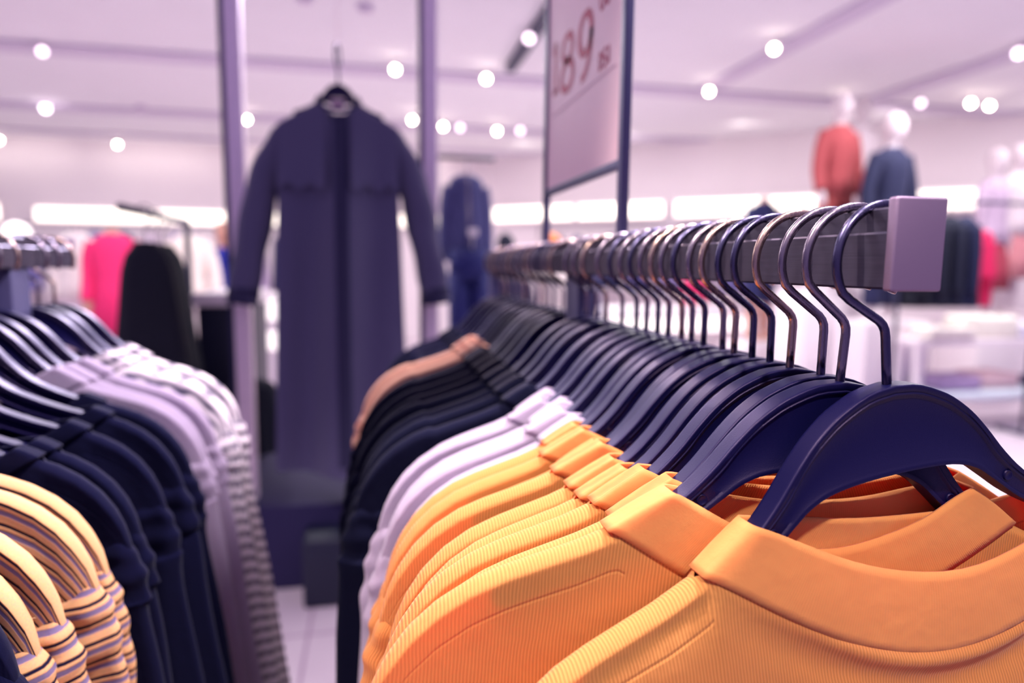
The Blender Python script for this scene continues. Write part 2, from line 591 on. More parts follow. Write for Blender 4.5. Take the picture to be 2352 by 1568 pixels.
wall_strip((-11.5, 11.58), (-5.6, 11.58), 1.93, 0.24, 'lit white strip under the left wall panel, at the picture edge')
wall_strip((-5.1, 11.58), (-0.9, 11.58), 1.93, 0.2, 'long lit white strip on the back wall left of the coat')
wall_strip((-0.7, 11.58), (1.95, 11.58), 1.96, 0.2, 'lit white strip on the back wall behind the price sign')
a0, a1 = Vector((2.05, 11.55)), Vector((9.55, 4.95))
nrm = Vector((-0.66, -0.75)) * 0.03
for t0, t1, lab in [(0.01, 0.16, 'lit white strip on the right wall beside the sign post'), (0.17, 0.31, 'second lit strip on the right wall, left of the navy outfit'),
                    (0.33, 0.6, 'lit white strip on the right wall behind the mannequins'), (0.62, 0.95, 'lit white strip on the right wall at far right')]:
    p0, p1 = a0.lerp(a1, t0) + nrm, a0.lerp(a1, t1) + nrm
    wall_strip(p0, p1, 2.08, 0.22, lab)


# ------------------------------------------------------------------ hangers
TOPP = [(0, 0), (.017, -.0022), (.0344, -.0095), (.0445, -.016), (.0535, -.0235), (.0605, -.0308), (.067, -.0383), (.0775, -.0512), (.09, -.0640),
        (.1024, -.0733), (.1158, -.0805), (.128, -.0864), (.15, -.0955), (.175, -.1037), (.190, -.1088), (.196, -.113), (.1975, -.117)]
BOTP = [(0, -.0505), (.015, -.0508), (.03, -.0517), (.04, -.0530), (.049, -.0552), (.056, -.0582), (.0605, -.0608), (.066, -.0650), (.0745, -.0716),
        (.0865, -.0810), (.1025, -.0912), (.118, -.0990), (.143, -.1090), (.170, -.1183), (.183, -.1230), (.189, -.1246), (.1945, -.1226)]
HOOK_TOP = 0.0951          # rail contact above the hanger's crown


def arm_z(x):
    return interp(TOPP[:-2] + [(.215, -.1175)], abs(x)) if abs(x) > .19 else interp(TOPP, abs(x))


def hanger_body(T=0.0132):
    h = T / 2
    tp = smooth_path([(x, 0, z) for x, z in TOPP], 46)
    bp = smooth_path([(x, 0, z) for x, z in BOTP], 46)
    half = list(zip(tp, bp))
    stations = [(Vector((-a.x, 0, a.z)), Vector((-c.x, 0, c.z))) for a, c in half[:0:-1]] + half
    # (distance in from the edge, depth factor) gives a raised rim with two fine ridges and a flatter plate
    prof = [(0.0, h - 0.0022), (0.0, h - 0.0011), (0.0003, h - 0.0002), (0.0009, h), (0.0013, h), (0.0036, h), (0.0041, h - 0.0006), (0.0046, h - 0.0006), (0.0051, h),
            (0.0062, h - 0.0002), (0.0068, h - 0.0013), (0.0085, h - 0.0017)]
    rows = []
    for a, c in stations:
        d = c - a
        L = d.length
        d.normalize()
        k = min(1.0, L * 0.42 / 0.0085)
        down = [(a + d * (p * k), y) for p, y in prof]
        rise = [(c - d * (min(p, 0.006) * k * 0.7), y) for p, y in [(0.0060, h - 0.0017), (0.0045, h - 0.0004), (0.002, h), (0.0004, h - 0.0002), (0, h - 0.0011), (0, h - 0.0022)]]
        front = [(q.x, -y, q.z) for q, y in down + rise]
        back = [(q.x, y, q.z) for q, y in reversed(down + rise)]
        rows.append(front + back)
    b = MB()
    b.grid(rows, True, cap=True)
    return b


def hook_pts():
    R = 0.0305
    zc = HOOK_TOP + 0.0026 - R
    pts = [Vector((0, 0, -0.003)), Vector((0, 0, 0.012)), Vector((0, 0, 0.0265))]
    # rounded knee, then the slanting run up to the bow
    pts += [Vector((-0.0004, 0, 0.0300)), Vector((-0.0018, 0, 0.0331)), Vector((-0.0042, 0, 0.0358))]
    a0 = math.radians(206)
    e = Vector((R * math.cos(a0), 0, zc + R * math.sin(a0)))
    s = pts[-1]
    for k in range(1, 6):
        pts.append(s.lerp(e + Vector((0.0012, 0, -0.002)), k / 6))
    for k in range(31):
        a = a0 - math.radians(236) * k / 30
        pts.append(Vector((R * math.cos(a), 0, zc + R * math.sin(a))))
    return pts


HP = thing('clothes_hanger', '', 'hanger')
hanger_body().build('hanger_body', M['hanger'], HP, sharp=55)
hb = MB()
hb.tube(hook_pts(), 0.0025, 14)
hook_p = hb.build('hook', M['hook'], HP)
for s in (-1, 1):
    sb = MB()
    ring = []
    for rr, yy in [(0.0001, -0.0056), (0.0024, -0.0056), (0.0026, -0.0059), (0.0030, -0.0059), (0.0033, -0.0046)]:
        ring.append([(s * 0.0815 + rr * math.cos(2 * PI * k / 24), yy, -0.0680 + rr * math.sin(2 * PI * k / 24)) for k in range(24)])
    sb.grid(ring, True)
    sb.build('stud', M['hanger'], HP)
hook_variants = [hook_p.data]
for mm in ('hook_warm', 'hook_dark'):
    c = hook_p.data.copy()
    c.materials[0] = M[mm]
    hook_variants.append(c)
hanger_used = [False]


def pose(xc, y, rail_top, roll, yaw, pitch=0.0):
    e = Euler((math.radians(pitch), math.radians(roll), math.radians(yaw)), 'XYZ')
    R = e.to_matrix()
    return Vector((xc, y, rail_top)) - R @ Vector((0, 0, HOOK_TOP)), e


def place_hanger(xc, y, rail_top, roll, yaw, label, group, hook=0):
    o = HP if not hanger_used[0] else copy_tree(HP)
    hanger_used[0] = True
    o.location, o.rotation_euler = pose(xc, y, rail_top, roll, yaw)
    tag(o, label, 'hanger', group)
    for ch in o.children:
        if ch.name.split('.')[0] == 'hook':
            ch.data = hook_variants[hook]
    return o


# ------------------------------------------------------------------ hanging tops
def make_top(label, group, m, mc, tf=0.0095, tb=0.0085, shift=0.0, xb=0.130, xt=0.100, df=0.050, dt=0.033, seed=1, length=0.62,
             sleeve_len=0.42, bulge=0.0, cuff=None, name='tee_shirt', cat='t-shirt', res=1.0, puff=0.0, wide=1.0, splay=0.0):
    rnd = random.Random(seed)
    root = thing(name, label, cat, group=group)
    WX = 0.2625 * wide
    ph = [rnd.uniform(0, 6.28) for _ in range(8)]

    def zs(x):
        ax = abs(x) / wide
        if ax <= 0.188:
            return arm_z(x / (0.5 + 0.5 * wide)) + 0.0028
        return interp([(.188, arm_z(.188) + .0028), (.205, -.1125), (.222, -.1235), (.236, -.1370), (.247, -.1530), (.2545, -.169), (.2595, -.187), (.2625, -.207)], ax)

    def ring(c, side, x0, lift, droop, Y, B):
        s2 = max(0.0, 1 - c * c)
        z = lerp(zs(x0 - shift), zs(x0 + shift), (c + 1) / 2) + lift - droop * s2 ** 1.25
        return Vector((x0 * c + shift, side * (Y * s2 ** 0.1 + B * s2 ** 0.5), z))

    def base_ring(c, side):
        return ring(c, side, xb, 0.0022, df if side < 0 else 0.020, 0.0092, (0.0015 + bulge * 0.6) if side < 0 else 0.0008)

    def top_ring(c, side):
        return ring(c, side, xt, 0.0045, dt if side < 0 else 0.012, 0.0084, (0.0010 + bulge * 0.3) if side < 0 else 0.0004)

    b = MB()
    nx, nv = int(104 * res) // 2 * 2, int(46 * res)
    for side in (-1, 1):
        T0 = tf if side < 0 else tb
        rows, uvs = [[] for _ in range(nv + 1)], [[] for _ in range(nv + 1)]
        for i in range(nx + 1):
            t = 2 * i / nx - 1
            x = WX * (0.55 * t + 0.45 * math.sin(t * PI / 2))
            c = (x - shift) / xb
            if abs(c) < 1:
                p = base_ring(c, side)
                zt, y0 = p.z, abs(p.y)
            else:
                zt, y0 = zs(x), 0.0
            edge = max(0.0, min(1.0, (abs(x) - 0.15) / 0.10))
            for j in range(nv + 1):
                d = length * (j / nv) ** 2.4
                grow = 1 - math.exp(-d / 0.013)
                prof = T0 * (1 - 0.35 * edge)
                cen = math.exp(-((x - 0.02) / 0.10) ** 2)
                prof += (bulge if side < 0 else 0) * (0.35 + 0.65 * cen) * (1 - math.exp(-d / 0.05)) * (1 - 0.5 * edge)
                fold = 0.0016 * math.sin(28 * x + ph[0] + 3 * d) + 0.0012 * math.sin(61 * x + ph[1] - 5 * d)
                fold += 0.0014 * math.sin(40 * (abs(x) * 0.55 + d) + ph[2]) * math.exp(-d / 0.12)
                roll = (0.0036 * math.exp(-((d - 0.007) / 0.006) ** 2) - 0.0030 * math.exp(-((d - 0.024) / 0.009) ** 2)) if abs(c) < 1 and side < 0 else 0.0
                roll *= (1 - c * c) * (1.0 if bulge else 0.25)
                fold *= min(1, d / 0.06) * (1.0 + 14 * bulge)
                crest = 0.0086 * math.sqrt(min(1.0, d / 0.0045)) if y0 < 0.0086 else 0.0
                rim = max(0.0, min(1.0, (abs(x) / wide - 0.236) / 0.0265))
                y = side * (max(y0, crest, y0 * (1 - grow) + prof * grow) + fold + roll) * math.sqrt(1 - rim * rim)
                zz = zt - d
                rows[j].append((x * (1 - 0.13 * max(0.0, min(1.0, (-zz - 0.20) / 0.15))), y, zz))
                uvs[j].append((x, d))
        b.grid(rows, uvs=uvs)
    b.build('torso', m, root)

    nphi = int(72 * res) // 2 * 2
    b = MB()
    rows, uvs = [], []
    nr = 9
    for j in range(nr):
        w = -0.09 + 1.09 * j / (nr - 1)
        row, uvr = [], []
        for i in range(nphi):
            a = 2 * PI * (i + 0.5) / nphi
            a -= 0.44 * math.sin(2 * a)
            side = -1 if math.sin(a) > 0 else 1
            p0, p1 = base_ring(math.cos(a), side), top_ring(math.cos(a), side)
            p = p0.lerp(p1, w)
            swell = math.sin(PI * max(0, min(1, w * 1.02))) * 0.0007
            p.y += side * (swell * abs(math.sin(a)) + 0.0014)
            p.z += swell * abs(math.cos(a)) * 0.8 + 0.0008 * abs(math.cos(a))
            p.y += 0.0007 * math.sin(9 * a + ph[3]) * w
            row.append(p)
            uvr.append((a * 0.105, w * 0.035 + 0.1))
        rows.append(row)
        uvs.append(uvr)
    b.grid(rows, True, uvs=uvs)
    co = b.build('collar', mc, root)
    sm = co.modifiers.new('thickness', 'SOLIDIFY')
    sm.thickness = 0.0018
    sm.offset = 1

    OUT = [(.2530, -.180), (.267, -.206), (.273, -.236), (.277, -.30), (.278 + splay, -.12 - sleeve_len)]
    INN = [(.205, -.190), (.203, -.215), (.204, -.245), (.207, -.30), (.213 + splay, -.12 - sleeve_len)]
    ns = int(34 * res)
    for sx in (-1, 1):
        so = smooth_path([(x, 0, z) for x, z in OUT], ns)
        si = smooth_path([(x, 0, z) for x, z in INN], ns)
        b = MB()
        rows, uvs = [], []
        L = 0
        n = 28
        for i in range(ns):
            if i:
                L += ((so[i] + si[i]) / 2 - (so[i - 1] + si[i - 1]) / 2).length * 0.5 + (so[i] - so[i - 1]).length * 0.5
            mid, hw = (so[i] + si[i]) / 2, (so[i] - si[i]) / 2
            t = i / (ns - 1)
            top_part = False
            thick = 0.0108 * (0.45 + 0.55 * min(1, t * 7)) + puff * math.sin(PI * min(1, t * 1.3))
            row, uvr = [], []
            for k in range(n):
                a = 2 * PI * k / n
                p = mid + hw * math.cos(a)
                sa = math.sin(a)
                y = thick * math.copysign(abs(sa) ** lerp(0.42, 0.8, min(1, t * 2.2)), sa) * (1 + 0.14 * math.sin(5 * a + ph[4] + 8 * t) + 0.10 * math.sin(23 * t + ph[5]))
                wv = 0.0015 * math.sin(30 * t + ph[6] + 2 * math.cos(a)) * min(1, 3 * t)
                row.append((sx * (p.x + wv) * wide, y, p.z))
                uvr.append((a * 0.02, hw.length * (1 - math.cos(a)) + 0.004) if top_part else (a * 0.02, L))
            rows.append(row)
            uvs.append(uvr)
        b.grid(rows, True, uvs=uvs, cap=True)
        b.build('sleeve', m, root)
        if cuff:
            b = MB()
            rows = []
            for w in (0, 0.5, 1):
                i = 0
                mid, hw = (so[i] + si[i]) / 2, (so[i] - si[i]) / 2
                rows.append([(sx * (mid.x + hw.x * math.cos(a) - 0.004 + 0.006 * w), 0.0092 * math.sin(a), mid.z + hw.z * 1.015 * math.cos(a)) for a in [2 * PI * k / 24 for k in range(24)]])
            b.grid(rows, True)
            b.build('armhole_seam', cuff, root)
    return root


def hang(top, xc, y, rail_top, roll, yaw, pitch=0.0):
    top.location, top.rotation_euler = pose(xc, y, rail_top, roll, yaw, pitch)


# ------------------------------------------------------------------ right rack
XR, ZTOP = 0.2646, 1.3516
rack = thing('clothing_rack', 'brushed steel clothing rack with square end cap holding the orange tops', 'clothes rack', (XR, 0.82, 0))


def rail_mesh(y0, y1):
    z0, z1, z2 = 1.3097, 1.3388, ZTOP
    w, r = 0.0143, 0.0085
    P = [(-w, z0 + .0012), (-w + .0012, z0), (w - .0012, z0), (w, z0 + .0012), (w, z1 - .0012), (w - .0012, z1), (r, z1), (r, z2 - .0012), (r - .0012, z2),
         (-r + .0012, z2), (-r, z2 - .0012), (-r, z1), (-w + .0012, z1), (-w, z1 - .0012)]
    b = MB()
    b.grid([[(x, y0 + (y1 - y0) * k / 8 - 0.82, z) for x, z in P] for k in range(9)], True, cap=True)
    return b


rail_mesh(0.2835, 1.52).build('rail', M['rail'], rack, sharp=30)
box_obj('end_cap', M['cap'], -0.0150, 0.0150, 0.2785 - 0.82, 0.2845 - 0.82, 1.3090, 1.3555, rack, 0.0014)
for y in (0.83, 1.46):
    box_obj('post', M['post'], -0.0105, 0.0105, y - 0.82 - 0.028, y - 0.82 + 0.028, 0.03, 1.3095, rack, 0.002)
    box_obj('foot', M['post'], -0.26, 0.26, y - 0.82 - 0.03, y - 0.82 + 0.03, 0.0, 0.03, rack, 0.003)

ORD = ['frontmost', 'second', 'third', 'fourth', 'fifth', 'sixth', 'seventh', 'eighth', 'ninth', 'tenth', 'eleventh', 'twelfth', 'thirteenth', 'fourteenth', 'fifteenth',
       'sixteenth', 'seventeenth', 'eighteenth', 'nineteenth', 'twentieth', 'twenty-first', 'twenty-second', 'twenty-third', 'twenty-fourth', 'twenty-fifth', 'twenty-sixth',
       'twenty-seventh', 'twenty-eighth', 'twenty-ninth', 'thirtieth', 'thirty-first', 'thirty-second']
#        y      roll  yaw  hook  colour
RIGHT = [(.3050, -7.0, 4, 2, 'o'), (.3210, 3.5, 0, 0, 'o'), (.3441, 0.5, -2, 0, 'o'), (.3721, 1.5, 1, 1, 'o'), (.3989, -0.5, 0, 2, 'o'), (.4196, 0, 1, 2, 'o'),
         (.4412, 1, -1, 1, 'o'), (.4634, -1, 0, 0, 'o'), (.4892, 0.5, 1, 2, 'o'), (.5120, 0, 0, 0, 'o'), (.5337, -1, 0, 1, 'w'), (.5560, 0.5, 0, 0, 'w'),
         (.5809, 0, 1, 2, 'w'), (.6040, 1, -1, 0, 'w'), (.6348, -0.5, 0, 2, 'w'), (.6717, 0.5, 1, 0, 'b'), (.7242, 0, 0, 1, 'b'), (.760, 0, 1, 0, 'b'), (.792, 1, 0, 0, 'b'),
         (.872, -1, 0, 1, 'b'), (.905, 0, 1, 0, 'b'), (.940, 1, 0, 2, 'b'), (.980, 0, 0, 0, 'b'), (1.018, -1, 1, 1, 'b'), (1.060, 0, -1, 0, 'p'), (1.105, 1, 0, 0, 'p'),
         (1.155, 0, 0, 1, 'b'), (1.205, -1, 1, 0, 'b'), (1.260, 0, 0, 0, 'b'), (1.320, 1, 0, 1, 'b'), (1.380, 0, 0, 0, 'b')]
cnt = {'o': 0, 'w': 0, 'b': 0, 'p': 0}
for i, (y, roll, yaw, hk, kind) in enumerate(RIGHT):
    what = {'o': 'orange', 'w': 'white', 'b': 'black', 'p': 'peach knit'}[kind]
    place_hanger(XR, y, ZTOP, roll, yaw, 'black plastic hanger with %s wire hook, %s from the front on the right rack' % (['grey', 'bronze', 'dark'][hk], ORD[i]) if i else
                 'frontmost black plastic hanger on the right rack, beside the square end cap', 'hangers on the right rack', hk)
    n = cnt[kind]
    cnt[kind] += 1
    if kind == 'o':
        lab = 'orange ribbed mock-neck top, %s from the front on the right rack' % ORD[n]
        if n == 0:
            tp = make_top('frontmost orange ribbed mock-neck top, wide open collar facing the camera', 'orange tops on the right rack', M['orange'], M['orange_smooth'], tf=0.014, tb=0.010,
                          shift=0.030, seed=3, bulge=0.012, res=1.5, xt=0.124, xb=0.153, df=0.064, dt=0.037)
        else:
            tp = make_top(lab, 'orange tops on the right rack', M['orange'], M['orange_smooth'] if n == 1 else M['orange'], seed=10 + n, shift=random.uniform(-.006, .006),
                          xt=0.1 + random.uniform(-.004, .006), res=1.3 if n < 4 else 1.0)
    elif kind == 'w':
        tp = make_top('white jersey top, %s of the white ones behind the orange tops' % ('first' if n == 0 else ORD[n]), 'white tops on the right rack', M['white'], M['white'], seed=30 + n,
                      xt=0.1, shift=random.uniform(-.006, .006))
    elif kind == 'b':
        tp = make_top('black jersey top on the right rack, %s of the black ones from the front' % ('first' if n == 0 else ORD[n]), 'black tops on the right rack', M['black'], M['black'], seed=50 + n,
                      xt=0.105, tf=0.012, tb=0.011, res=0.7, wide=1.10 if n < 9 else 0.96, length=0.8, sleeve_len=0.6)
    else:
        tp = make_top('peach patterned knit top among the black tops, %s' % ['nearer one', 'farther one'][n], 'peach knits on the right rack', M['peach'], M['peach'], seed=80 + n, tf=0.015, tb=0.015,
                      res=0.7, wide=1.09, name='knit_top', cat='knitwear')
    hang(tp, XR, y, ZTOP, roll, yaw)

# ------------------------------------------------------------------ left rack
XL = -0.477
rack = thing('clothing_rack', 'steel clothing rack at left holding striped, navy, white and patterned tops', 'clothes rack', (XL, 0.82, 0))
rail_mesh(0.18, 1.155).build('rail', M['rail'], rack, sharp=30)
box_obj('end_cap', M['cap'], -0.0150, 0.0150, 1.154 - 0.82, 1.160 - 0.82, 1.3090, 1.3555, rack, 0.0014)
for y in (0.30, 1.0):
    box_obj('post', M['post'], -0.0105, 0.0105, y - 0.82 - 0.024, y - 0.82 + 0.024, 0.03, 1.3095, rack, 0.002)
    box_obj('foot', M['post'], -0.26, 0.26, y - 0.82 - 0.03, y - 0.82 + 0.03, 0.0, 0.03, rack, 0.003)
LEFT = [(.437, 1, 0, 0, 'd'), (.470, 2, 1, 0, 's'), (.505, 1, -1, 0, 's'), (.542, 0, 1, 1, 's'), (.580, 1, 0, 0, 's'), (.620, 0, 0, 0, 'n'), (.660, 1, 0, 2, 'n'), (.715, 0, 1, 0, 'n'),
        (.768, -1, 0, 1, 'n'), (.825, 0, 0, 0, 'n'), (.875, 0, 1, 0, 'w'), (.915, 1, 0, 0, 'w'), (.955, 0, 0, 1, 'w'), (1.03, 0, 1, 0, 'g'), (1.07, 1, 0, 0, 'g'), (1.115, 0, -1, 1, 'g')]
cnt = {}
for i, (y, roll, yaw, hk, kind) in enumerate(LEFT):
    place_hanger(XL, y, ZTOP, roll, yaw, 'black plastic hanger on the left rack, %s from the front' % ORD[i], 'hangers on the left rack', hk)
    n = cnt.get(kind, 0)
    cnt[kind] = n + 1
    if kind == 's':
        tp = make_top('cream, black and lilac striped knit top on the left rack, %s' % ['frontmost of four', 'second of four', 'third of four', 'rearmost of four'][n], 'striped tops on the left rack',
                      M['stripe'], M['stripe_cuff'], seed=100 + n, tf=0.013, tb=0.013, puff=0.004, cuff=M['stripe_cuff'], name='striped_top', cat='knitwear', res=1.1)
    elif kind == 'd':
        tp = make_top('dark navy top in the lower left corner in front of the striped ones', None, M['navy'], M['navy'], seed=120, tf=0.011, tb=0.011, name='navy_top', cat='top')
    elif kind == 'n':
        tp = make_top('navy jersey top on the left rack, %s behind the striped ones' % ['first', 'second', 'third', 'fourth', 'fifth'][n], 'navy tops on the left rack', M['navy'], M['navy'], seed=130 + n,
                      tf=0.013, tb=0.012, length=0.8, sleeve_len=0.6, xt=0.176 if n < 4 else 0.15, xb=0.192 if n < 4 else 0.168, df=0.09, dt=0.085, splay=0.05, name='navy_top', cat='top')
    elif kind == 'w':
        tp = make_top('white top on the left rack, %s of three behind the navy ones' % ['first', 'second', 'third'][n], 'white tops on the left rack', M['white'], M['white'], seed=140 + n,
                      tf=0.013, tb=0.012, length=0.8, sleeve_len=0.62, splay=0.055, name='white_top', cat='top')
    else:
        tp = make_top('grey and white patterned top at the far end of the left rack, %s' % ['nearest of three', 'middle of three', 'rearmost of three'][n],
                      'patterned tops on the left rack', M['weave'], M['weave'], seed=150 + n, tf=0.015, tb=0.014, length=0.8, sleeve_len=0.62, puff=0.004, splay=0.06, name='patterned_top', cat='top')
    hang(tp, XL, y, ZTOP, roll, yaw)

# ------------------------------------------------------------------ price sign on the right rail
sign = thing('price_sign', 'pink price sign reading 189 in a dark metal frame standing on the rail', 'sign', (XR, 0.84, ZTOP))
YA, YB, Z1, Z2 = 1.006 - 0.84, 0.682 - 0.84, 1.431 - ZTOP, 1.86 - ZTOP
for y in (YA, YB):
    box_obj('frame_post', M['post'], -0.005, 0.005, y - 0.0062, y + 0.0062, 0.0, Z2 + 0.006, sign, 0.001)
for z in (Z1, Z2):
    box_obj('frame_bar', M['post'], -0.004, 0.004, YB, YA, z - 0.005, z + 0.005, sign, 0.001)
card = box_obj('card', M['card'], -0.0012, 0.0012, YB + 0.006, YA - 0.006, Z1 + 0.004, Z2 - 0.004, sign)


def sign_pt(s, z):            # s runs along the reading direction from the far post
    return (-0.0017, 1.006 - s - 0.84, z - ZTOP)


def stroke(b, pts, widths):
    """a pen stroke on the card: points (s, z) with a width at each"""
    L, R = [], []
    for i, (s, z) in enumerate(pts):
        a, c = pts[max(i - 1, 0)], pts[min(i + 1, len(pts) - 1)]
        d = Vector((c[0] - a[0], c[1] - a[1]))
        d = d.normalized() if d.length else Vector((1, 0))
        w = widths[i] * 0.8
        L.append(sign_pt(s - d.y * w, z + d.x * w))
        R.append(sign_pt(s + d.y * w, z - d.x * w))
    b.grid([L, R])


def ring_stroke(b, cs, cz, a, h, thin, thick, t0=0, t1=360):
    pts, ws = [], []
    for k in range(41):
        t = math.radians(t0 + (t1 - t0) * k / 40)
        pts.append((cs + a * math.cos(t), cz + h * math.sin(t)))
        ws.append(thin + (thick - thin) * abs(math.cos(t)))
    stroke(b, pts, ws)


b = MB()     # 1
stroke(b, [(.047, 1.5715), (.047, 1.640), (.047, 1.641)], [.008] * 3)
stroke(b, [(.033, 1.5725), (.061, 1.5725)], [.005] * 2)
stroke(b, [(.034, 1.628), (.040, 1.634), (.046, 1.640)], [.004, .006, .007])
b.build('digit', M['ink'], card, False)
b = MB()     # 8
ring_stroke(b, .106, 1.580, .027, .0185, .0055, .009)
ring_stroke(b, .106, 1.6165, .0225, .0165, .0055, .0085)
b.build('digit', M['ink'], card, False)
b = MB()     # 9
ring_stroke(b, .184, 1.6095, .0245, .0235, .0055, .0095)
ring_stroke(b, .172, 1.6095, .0365, .052, .006, .0085, 0, -95)
b.build('digit', M['ink'], card, False)
b = MB()     # small letters and the raised pair of digits
stroke(b, [(.240, 1.549), (.240, 1.569)], [.0025] * 2)
ring_stroke(b, .240, 1.559, .009, .010, .002, .003, -90, 90)
ring_stroke(b, .259, 1.564, .0055, .005, .002, .003, 30, 270)
ring_stroke(b, .259, 1.554, .0055, .005, .002, .003, 90, -150)
stroke(b, [(.272, 1.549), (.272, 1.569)], [.003] * 2)
b.build('currency_letters', M['ink'], card, False)
b = MB()
ring_stroke(b, .246, 1.630, .0075, .0135, .002, .0035)
ring_stroke(b, .265, 1.630, .0075, .0135, .002, .0035)
b.build('small_digits', M['ink'], card, False)
b = MB()
stroke(b, [(.030, 1.5405), (.296, 1.5405)], [.0016] * 2)
b.build('rule', M['ink_pale'], card, False)

# ------------------------------------------------------------------ coat between the uprights
fr = thing('garment_display', 'tall lilac steel frame with two uprights carrying the dark coat', 'display frame', (-0.15, 2.78, 0.35))
for x in (-0.525, 0.222):
    box_obj('upright', M['upright'], x + 0.15 - 0.038, x + 0.15 + 0.038, -0.03, 0.03, 0, H - 0.35, fr, 0.004)
    box_obj('slot_strip', M['dark_metal'], x + 0.15 - 0.040, x + 0.15 - 0.022, -0.0325, -0.029, 0.02, H - 0.37, fr)
box_obj('crossbar', M['upright'], -0.38, 0.38, -0.02, 0.02, 2.2, 2.24, fr, 0.003)
b = MB()
b.tube([(0.025, 0, 2.2), (0.025, -0.07, 2.19), (0.024, -0.08, 2.0), (0.024, -0.08, 1.795)], 0.0012, 6)
b.build('hanging_cord', M['card'], fr)
pl = box_obj('display_plinth', M['plinth'], -0.57, 1.0, 2.66, 3.7, 0, 0.35, None, 0.006)
tag(pl, 'low indigo display plinth under the long dark coat', 'plinth')
fb = box_obj('floor_box', M['black_lam'], -0.285, 0.02, 2.48, 2.655, 0.0, 0.27, None, 0.012)
tag(fb, 'small black box on the floor in front of the indigo plinth', 'box')

coat = thing('long_coat', 'long dark slate coat hanging between two steel uprights', 'coat', (-0.127, 2.69, 1.93))


def coat_front(x, z, side):
    """depth of the coat cloth at a place on it"""
    d = max(0.0, -z)
    t = 0.055 + 0.05 * min(1, d / 0.5)
    y = t * math.sqrt(max(0.02, 1 - (abs(x) / 0.33) ** 2))
    y += 0.030 * math.sin(19 * x + 1.2) * min(1, d / 0.5) + 0.016 * math.sin(33 * x + 0.6 + 1.5 * d) * min(1, d / 0.6)
    return side * y


def coat_panel(x0, x1, side, ztop, zbot, nx=34, nz=60):
    b = MB()
    rows, uvs = [], []
    for j in range(nz + 1):
        w = j / nz
        row, uvr = [], []
        for i in range(nx + 1):
            u = lerp(x0, x1, i / nx)
            zt = ztop(u)
            z = lerp(zt, zbot(u), w)
            k = 1 + 0.14 * min(1, max(0, -z - 0.35) / 1.0)
            yy = coat_front(u, z, side) * min(1, 0.25 + (zt - z) / 0.05)
            row.append((u * k, yy, z))
            uvr.append((u, zt - z))
        rows.append(row)
        uvs.append(uvr)
    b.grid(rows, uvs=uvs)
    return b


def sh(u):
    return 0.005 - 0.085 * max(0, (abs(u) - 0.07)) / 0.15 if abs(u) > 0.07 else 0.005 - (0.045 * (1 - (u / 0.07) ** 2))


hemf = lambda u: -1.42 - 0.06 * (u + 0.2) / 0.4
coat_panel(-0.225, 0.005, -1, sh, hemf).build('front_panel', M['coat'], coat)
o = coat_panel(0.0, 0.225, -1, sh, hemf).build('front_panel', M['coat'], coat)
coat_panel(-0.225, 0.225, 1, sh, hemf).build('back_panel', M['coat'], coat)
b = MB()
rows = []
for j in range(31):
    z = lerp(-0.05, -1.40, j / 30)
    rows.append([(0.01 + dx, coat_front(0.01 + dx, z, -1) - 0.006 - (0.002 if abs(dx) < .02 else 0), z) for dx in (-0.026, -0.022, 0, 0.022, 0.026)])
b.grid(rows)
b.build('button_placket', M['coat_dark'], coat)
for sx in (-1, 1):       # the loose chest flaps
    b = MB()
    rows, uvs = [], []
    for j in range(13):
        w = j / 12
        row = []
        for i in range(15):
            u = sx * lerp(0.045, 0.222, i / 14)
            z = lerp(sh(u) - 0.02, -0.325 - 0.012 * math.sin(i), w)
            row.append((u * 1.01, coat_front(u, z, -1) - 0.004 - 0.022 * w, z))
        rows.append(row)
    b.grid(rows)
    b.build('storm_flap', M['coat'], coat)
b = MB()                  # stand collar
rows = []
for j in range(6):
    w = j / 5
    row = []
    for k in range(40):
        a = 2 * PI * k / 40
        r = lerp(0.088, 0.074, w)
        row.append((r * math.cos(a), r * 0.75 * math.sin(a), 0.012 - 0.055 * max(0, -math.sin(a)) + w * (0.022 - 0.008 * max(0, -math.sin(a)))))
    rows.append(row)
b.grid(rows, True)
b.build('stand_collar', M['coat_dark'], coat)
b = MB()
b.box(-0.03, 0.02, 0.040, 0.043, -0.02, 0.03)
b.build('neck_label', M['card'], coat, False)
for sx in (-1, 1):
    path = smooth_path([(sx * .170, 0, -.125), (sx * .225, 0, -.19), (sx * .285, 0, -.32), (sx * .325, 0, -.50), (sx * .362, 0, -.68), (sx * .375, 0, -.765)], 30)
    rad = [lerp(0.066, 0.058, k / 29) for k in range(30)]
    b = MB()
    rows, uvs = [], []
    for k, p in enumerate(path):
        t = (path[min(k + 1, 29)] - path[max(k - 1, 0)]).normalized()
        q = Vector((t.z, 0, -t.x))
        row, ur = [], []
        for a in [2 * PI * i / 24 for i in range(24)]:
            w = 1 + 0.06 * math.sin(k * 0.9 + 2 * a)
            row.append(p + q * (rad[k] * math.cos(a) * w) + Vector((0, 0.05 * math.sin(a) * w, 0)))
            ur.append((a * .06, k * .025))
        rows.append(row)
        uvs.append(ur)
    b.grid(rows, True, uvs=uvs, cap=True)
    sl = b.build('sleeve', M['coat'], coat)
    b = MB()
    p, t = path[-1], (path[-1] - path[-4]).normalized()
    q = Vector((t.z, 0, -t.x))
    b.grid([[p + t * dz + q * (0.060 * math.cos(a)) + Vector((0, 0.053 * math.sin(a), 0)) for a in [2 * PI * i / 24 for i in range(24)]] for dz in (-0.06, -0.055, 0.0, 0.004)], True)
    b.build('cuff', M['coat_dark'], sl)
hg = copy_tree(HP)
hg.location = (-0.127, 2.69, 2.005)
hg.rotation_euler = (0, 0, 0)
hg.scale = (0.85, 1.0, 1.0)
